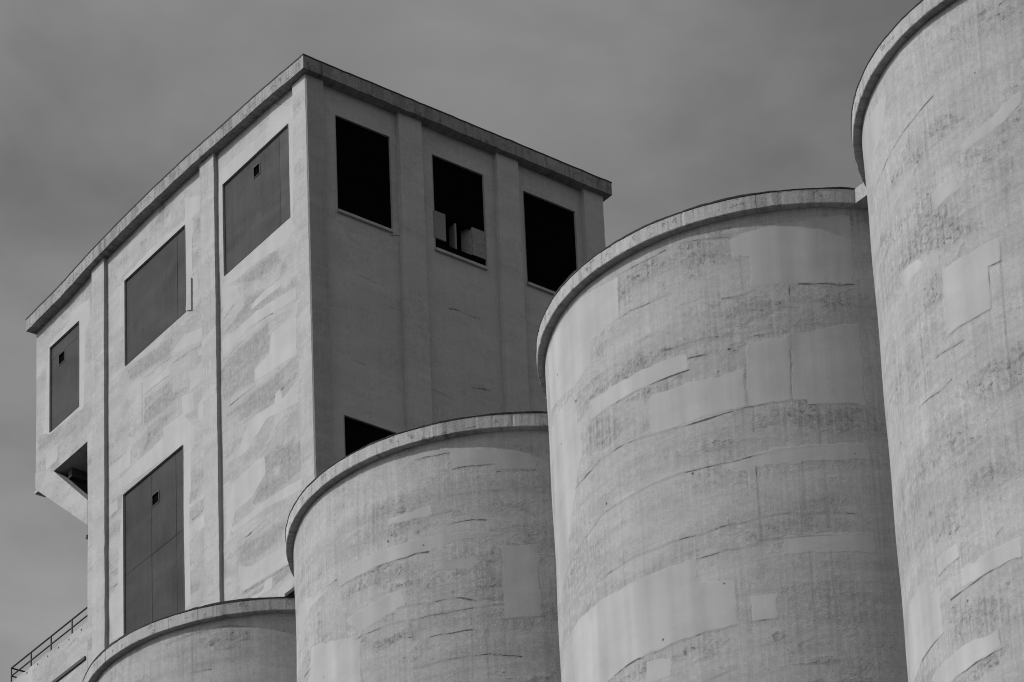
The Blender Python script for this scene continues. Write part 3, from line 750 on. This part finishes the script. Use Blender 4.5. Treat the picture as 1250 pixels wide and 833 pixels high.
# grey shuttered openings of the lit wall
def shutter_panel(op, cuts_s, rows_z, tones, vent, depth=.05):
    """a sheet-metal shutter made of butted sheets, with a small square vent hole"""
    a, b, c, d = op
    sv = [a-.02]+list(cuts_s)+[b+.02]; zv = [c-.02]+list(rows_z)+[d+.02]
    v = []; f = []; uv = []; mk = []
    x = PL+depth; gp = .007; k = 0
    vs0, vs1, vz0, vz1 = vent if vent else (0, 0, 0, 0)
    def q(s0, s1, z0, z1, t, dx):
        b0 = len(v)
        for s, z in ((s0, z0), (s1, z0), (s1, z1), (s0, z1)):
            v.append((x+dx, s, z)); uv.append((s, z-GZ)); mk.append((t, 0, 0))
        f.append((b0+3, b0+2, b0+1, b0))
        for i in range(4):                                   # sheet edges, so the butt joints show
            j = (i+1) % 4; b1 = len(v)
            for p in (b0+i, b0+j): v.append(v[p]); uv.append(uv[p]); mk.append((t, 0, 0))
            for p in (b0+j, b0+i): v.append((v[p][0]+.03, v[p][1], v[p][2])); uv.append(uv[p]); mk.append((t, 0, 0))
            f.append((b1, b1+1, b1+2, b1+3))
    for z0, z1 in zip(zv[:-1], zv[1:]):
        for s0, s1 in zip(sv[:-1], sv[1:]):
            t = tones[k % len(tones)]; k += 1; dx = random.uniform(0, .006)
            s0_, s1_, z0_, z1_ = s0+gp, s1-gp, z0+gp, z1-gp
            if vent and s0_ < vs0 and vs1 < s1_ and z0_ < vz0 and vz1 < z1_:
                q(s0_, vs0, z0_, z1_, t, dx); q(vs1, s1_, z0_, z1_, t, dx); q(vs0, vs1, z0_, vz0, t, dx); q(vs0, vs1, vz1, z1_, t, dx)
            else: q(s0_, s1_, z0_, z1_, t, dx)
    o = obj('window', v, f, M_SHUT, tower, uv, marks=np.array(mk))
    m = MB(); m.box(x+.035, x+.05, a-.02, b+.02, c-.02, d+.02); m.build('backing', M_BLACK, o)
    if vent:
        m = MB(); w_ = .022
        for y0, y1, z0, z1 in ((vs0-w_, vs1+w_, vz1, vz1+w_), (vs0-w_, vs1+w_, vz0-w_, vz0), (vs0-w_, vs0, vz0, vz1), (vs1, vs1+w_, vz0, vz1)):
            m.box(x-.018, x+.02, y0, y1, z0, z1)
        m.build('vent', M_SHUT2, o)
    return o
M_SHUT2 = plain('vent_frame', .08, .7, seed=12)
G = GZ
o = shutter_panel(LEFT_OPEN['w1'], [1.72], [], [.72, .50], (2.80, 3.12, 59.75+G, 60.10+G)); o['label'] = 'grey shutter with a paler strip at its right edge and a small square vent'
o = shutter_panel(LEFT_OPEN['w2'], [7.52], [], [.58, .42], None); o['label'] = 'dark grey shutter without a vent in the middle bay'
o = shutter_panel(LEFT_OPEN['w3'], [], [59.92+G], [.45, .48], (14.52, 14.88, 59.50+G, 59.86+G)); o['label'] = 'narrow grey shutter with a square vent in the overhanging bay'
o = shutter_panel(LEFT_OPEN['low'], [7.72, 9.16], [49.95+G], [.42, .40, .40, .44, .36, .34], (8.71, 9.09, 51.56+G, 51.92+G)); o['label'] = 'tall grey sheet-metal doorway panel with a square vent'
# the plaster flap standing off beside the middle shutter
m = MB(); m.quad([(PL-.005, 6.90, 57.24+G), (PL-.005, 6.62, 57.10+G), (PL-.05, 6.62, 57.10+G), (PL-.05, 6.90, 57.24+G)])
m.quad([(PL-.05, 6.90, 57.22+G), (PL-.05, 6.60, 57.07+G), (PL-.05, 6.58, 58.2+G), (PL-.012, 6.85, 58.3+G)])
m.quad([(PL+.0, 6.60, 57.07+G), (PL-.05, 6.60, 57.07+G), (PL-.05, 6.58, 58.2+G), (PL+.0, 6.58, 58.2+G)])
m.build('plaster_flap', M_PIL, tower)

# black openings of the shaded end wall
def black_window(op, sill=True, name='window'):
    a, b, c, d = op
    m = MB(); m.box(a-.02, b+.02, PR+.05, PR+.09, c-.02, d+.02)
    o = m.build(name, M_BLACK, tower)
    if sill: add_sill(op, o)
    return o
def add_sill(op, par):
    a, b, c, d = op
    m = MB(); m.box(a-.02, b-.02, PR-.085, PR+.03, c-.085, c+.0)
    return m.build('sill', M_SILL, par)
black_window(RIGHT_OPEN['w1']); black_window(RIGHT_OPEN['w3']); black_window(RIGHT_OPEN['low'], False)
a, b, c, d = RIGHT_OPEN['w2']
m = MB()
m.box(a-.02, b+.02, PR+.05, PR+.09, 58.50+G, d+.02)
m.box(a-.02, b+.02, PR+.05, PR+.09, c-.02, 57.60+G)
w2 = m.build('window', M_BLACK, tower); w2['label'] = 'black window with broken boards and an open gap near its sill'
add_sill(RIGHT_OPEN['w2'], w2)
m = MB(); m.box(a-.03, a+.39, PR-.03, PR+.02, 57.66+G, 58.60+G); m.build('board', M_BOARD2, w2)
m = MB(); m.box(b-.50, b-.005, PR+.005, PR+.035, 57.60+G, 58.56+G)
m.quad([(b-.50, PR+.036, 57.61+G), (b-.66, PR+.36, 57.61+G), (b-.66, PR+.36, 58.55+G), (b-.50, PR+.036, 58.55+G)])
m.build('board', M_BOARD, w2)
m = MB(); m.box(a+.79, a+.85, PR+.06, PR+.36, 57.60+G, 58.50+G); m.build('post', M_BOARD2, w2)
m = MB()                                                     # box added behind the gap, coloured near-black to keep the room unlit
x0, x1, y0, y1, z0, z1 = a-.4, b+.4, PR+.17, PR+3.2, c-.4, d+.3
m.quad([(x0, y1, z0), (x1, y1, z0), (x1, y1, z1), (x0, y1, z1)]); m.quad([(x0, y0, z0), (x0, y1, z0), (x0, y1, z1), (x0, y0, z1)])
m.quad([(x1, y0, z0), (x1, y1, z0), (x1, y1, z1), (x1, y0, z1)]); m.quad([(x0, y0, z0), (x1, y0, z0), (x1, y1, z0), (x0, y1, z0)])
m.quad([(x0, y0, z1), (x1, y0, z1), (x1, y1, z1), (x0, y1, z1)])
m.build('unlit_room_box', M_DARK, tower)

# triangular brace under the overhanging bay, front and back, with the sloping soffit between
def strut(x0, x1):
    P = [(15.13, ZF), (L, ZF), (L-.02, 55.60+G), (SB, 52.74+G), (SB, 53.62+G)]
    m = MB()
    m.quad([(x0, s, z) for s, z in P][::-1], [(s, z-GZ) for s, z in P][::-1]); m.quad([(x1, s, z) for s, z in P], [(s, z-GZ) for s, z in P])
    for i in range(5):
        (s, z), (s2, z2) = P[i], P[(i+1) % 5]
        if i == 0: continue
        m.quad([(x0, s, z), (x0, s2, z2), (x1, s2, z2), (x1, s, z)], [(x0, s), (x0, s2), (x1, s2), (x1, s)])
    return m
strut(PL, PL+.35).build('brace', M_LEFT, tower)
strut(W-.35, W).build('brace', M_PIL, tower)
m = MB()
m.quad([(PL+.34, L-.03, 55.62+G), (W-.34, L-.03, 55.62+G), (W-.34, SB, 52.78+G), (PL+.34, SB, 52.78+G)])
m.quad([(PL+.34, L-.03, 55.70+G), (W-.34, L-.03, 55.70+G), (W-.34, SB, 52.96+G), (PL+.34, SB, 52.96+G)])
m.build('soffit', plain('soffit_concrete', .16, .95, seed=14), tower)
m = MB()                                                     # joists under the floor, glimpsed through the opening
for y in (13.4, 14.6): m.box(PL+.36, W-.4, y, y+.22, ZF-.32, ZF-.01)
m.build('joist', plain('old_timber', .06, .9, seed=15), tower)
m = MB()
m.box(PL+.02, PL+.5, L, L+.07, 55.66+G, 56.25+G)
m.box(PL+.01, PL+.4, L-.30, L+.10, 55.50+G, 55.585+G)
m.build('drip_lip', M_PIL, tower)
m = MB(); m.box(PL-.02, PL+.3, SB, SB+.09, 52.28+G, 52.40+G); m.build('bracket', M_STEEL, tower)

# ------------------------------------------------------------------ annex with its roof railing
AX = thing('annex', 'low pale concrete annex left of the tower with a pipe railing on its roof', 'building', (TC[0], TC[1], 0), TA)
AY1, AZ = 26.0, 49.38+GZ
sv = np.linspace(SB+.004, AY1, 200); zv = np.concatenate([[0, 40], np.linspace(42+GZ, AZ, 100)])
Sg, Zg = np.meshgrid(sv, zv)
top = np.clip((Zg-(AZ-.3))/.3, 0, 1)
edgej = np.convolve(rng.normal(0, 1, len(sv)), np.ones(5)/5, 'same')*.03-.02*(sv-SB)/5
V = np.stack([np.full(Sg.shape, PL+.002), Sg, Zg+top*edgej[None, :]], -1).reshape(-1, 3)
mk = dict(L=[], D=[], C=[wobble([(s, z), (s+random.uniform(.5, 1.5), z)], .03, .12) for s, z in zip(np.random.default_rng(3).uniform(13, 19, 8), np.random.default_rng(4).uniform(46.5, 49.2, 8))])
gridmesh('wall', V, len(sv), len(zv), M_LEFT, AX, np.stack([Sg, Zg-GZ], -1).reshape(-1, 2), paint(Sg, Zg-GZ, mk, .09, .3, .1), flip=True)
m = MB()
m.quad([(PL+.002, AY1, 0), (9, AY1, 0), (9, AY1, AZ-.12), (PL+.002, AY1, AZ-.12)]); m.quad([(9, SB+.01, 0), (9, AY1, 0), (9, AY1, AZ-.12), (9, SB+.01, AZ-.12)])
m.build('rear_wall', M_PIL, AX)
m = MB(); m.quad([(PL+.02, SB+.01, AZ-.13), (9, SB+.01, AZ-.13), (9, AY1, AZ-.13), (PL+.02, AY1, AZ-.13)]); m.build('roof', M_ROOFTOP, AX)
m = MB(); m.box(PL-.05, PL+.002, 13.06, AY1-.5, 48.10+G, 48.21+G); m.build('ledge_underside_strip', M_STEEL, AX)  # dark strip standing in for the shaded underside of a wall ledge
RX = PL+1.13-.13
zt, zm, yl = 50.93+G, 50.64+G, 19.70
rail = MB(); rail.rod((RX, SB+.02, zt), (RX, yl, zt), .028); rail.rod((RX, yl, zt), (RX+2.4, yl, zt), .028)
ra = rail.build('railing', M_STEEL, AX)
m = MB(); m.rod((RX, SB+.02, zm), (RX, yl, zm), .025); m.rod((RX, yl, zm), (RX+2.4, yl, zm), .025); m.build('mid_rail', M_STEEL, ra)
for y in (19.70, 18.37, 17.05, 15.69, 14.33, 13.05):
    m = MB(); m.rod((RX, y, AZ-.13), (RX, y, zt), .026); m.build('post', M_STEEL, ra)
for x in (1.2, 2.4):
    m = MB(); m.rod((RX+x, yl, AZ-.13), (RX+x, yl, zt), .021); m.build('post', M_STEEL, ra)
for y in (13.33, 14.1, 14.75, 15.45, 16.1, 16.8):
    m = MB(); m.box(PL-.015, PL+.01, y, y+.025, 49.22+G, 49.28+G); m.build('anchor_bolt', M_STEEL, AX)

# ------------------------------------------------------------------ light, sky, camera
SUN_AZ, SUN_EL = R(-170), R(34)
sd = np.array([math.cos(SUN_AZ)*math.cos(SUN_EL), math.sin(SUN_AZ)*math.cos(SUN_EL), math.sin(SUN_EL)])
ld = bpy.data.lights.new('sun', 'SUN'); ld.energy = SUN_E; ld.angle = R(.5); ld.color = (1, 1, 1)
lo = bpy.data.objects.new('sun', ld); COL.objects.link(lo)
from mathutils import Vector, Matrix
lo.rotation_euler = Vector(sd).to_track_quat('Z', 'Y').to_euler()
lo.location = (-60, 0, 90)

wd = bpy.data.worlds.new('World'); SC.world = wd; nt = NT(wd)
sky = nt.n('ShaderNodeTexSky', sky_type='NISHITA'); sky.sun_disc = False
sky.sun_elevation = SUN_EL; sky.sun_rotation = math.atan2(sd[0], sd[1])
sky.air_density = 1.; sky.dust_density = 2.5; sky.ozone_density = 1.
bw = nt.n('ShaderNodeRGBToBW'); nt.link(sky.outputs[0], bw.inputs[0])
tc = nt.n('ShaderNodeTexCoord').outputs['Generated']
c1 = nt.noise(nt.scale(tc, CS, CS, CS*1.6, COFF), 1., 5., .52, .3)
c2 = nt.noise(nt.scale(tc, 6., 6., 14., (1.3, 5.2, 0)), 1., 6., .55, .4)
cl = nt.m('ADD', 1., nt.m('ADD', nt.m('MULTIPLY', nt.m('SUBTRACT', c1, .5), CLOUD), nt.m('MULTIPLY', nt.m('SUBTRACT', c2, .5), CLOUD*.6)))
bg = nt.n('ShaderNodeBackground'); nt.link(nt.grey(nt.m('MULTIPLY', bw.outputs[0], cl)), bg.inputs[0]); bg.inputs[1].default_value = SKY_S
wo = nt.n('ShaderNodeOutputWorld'); nt.link(bg.outputs[0], wo.inputs[0])

cd = bpy.data.cameras.new('camera'); co = bpy.data.objects.new('camera', cd); COL.objects.link(co)
cd.sensor_fit = 'HORIZONTAL'; cd.sensor_width = 36.; cd.lens = F_PX/1250*36
cd.shift_y = (CY-416.5)/1250
cd.clip_start = .5; cd.clip_end = 5000
p, r = R(PITCH), R(ROLL)
Rx = Vector((1, 0, 0)); U = Vector((0, -math.sin(p), math.cos(p))); Fw = Vector((0, math.cos(p), math.sin(p)))
R2 = Rx*math.cos(r)+U*math.sin(r); U2 = -Rx*math.sin(r)+U*math.cos(r)
co.matrix_world = Matrix(((R2.x, U2.x, -Fw.x, 0), (R2.y, U2.y, -Fw.y, 0), (R2.z, U2.z, -Fw.z, GZ), (0, 0, 0, 1)))
SC.camera = co
SC.view_settings.view_transform = 'Standard'; SC.view_settings.look = 'None'
SC.view_settings.exposure = EXPO; SC.view_settings.gamma = 1.; SC.view_settings.use_curve_mapping = False
SC.render.film_transparent = False
SC.cycles.filter_width = 1.1
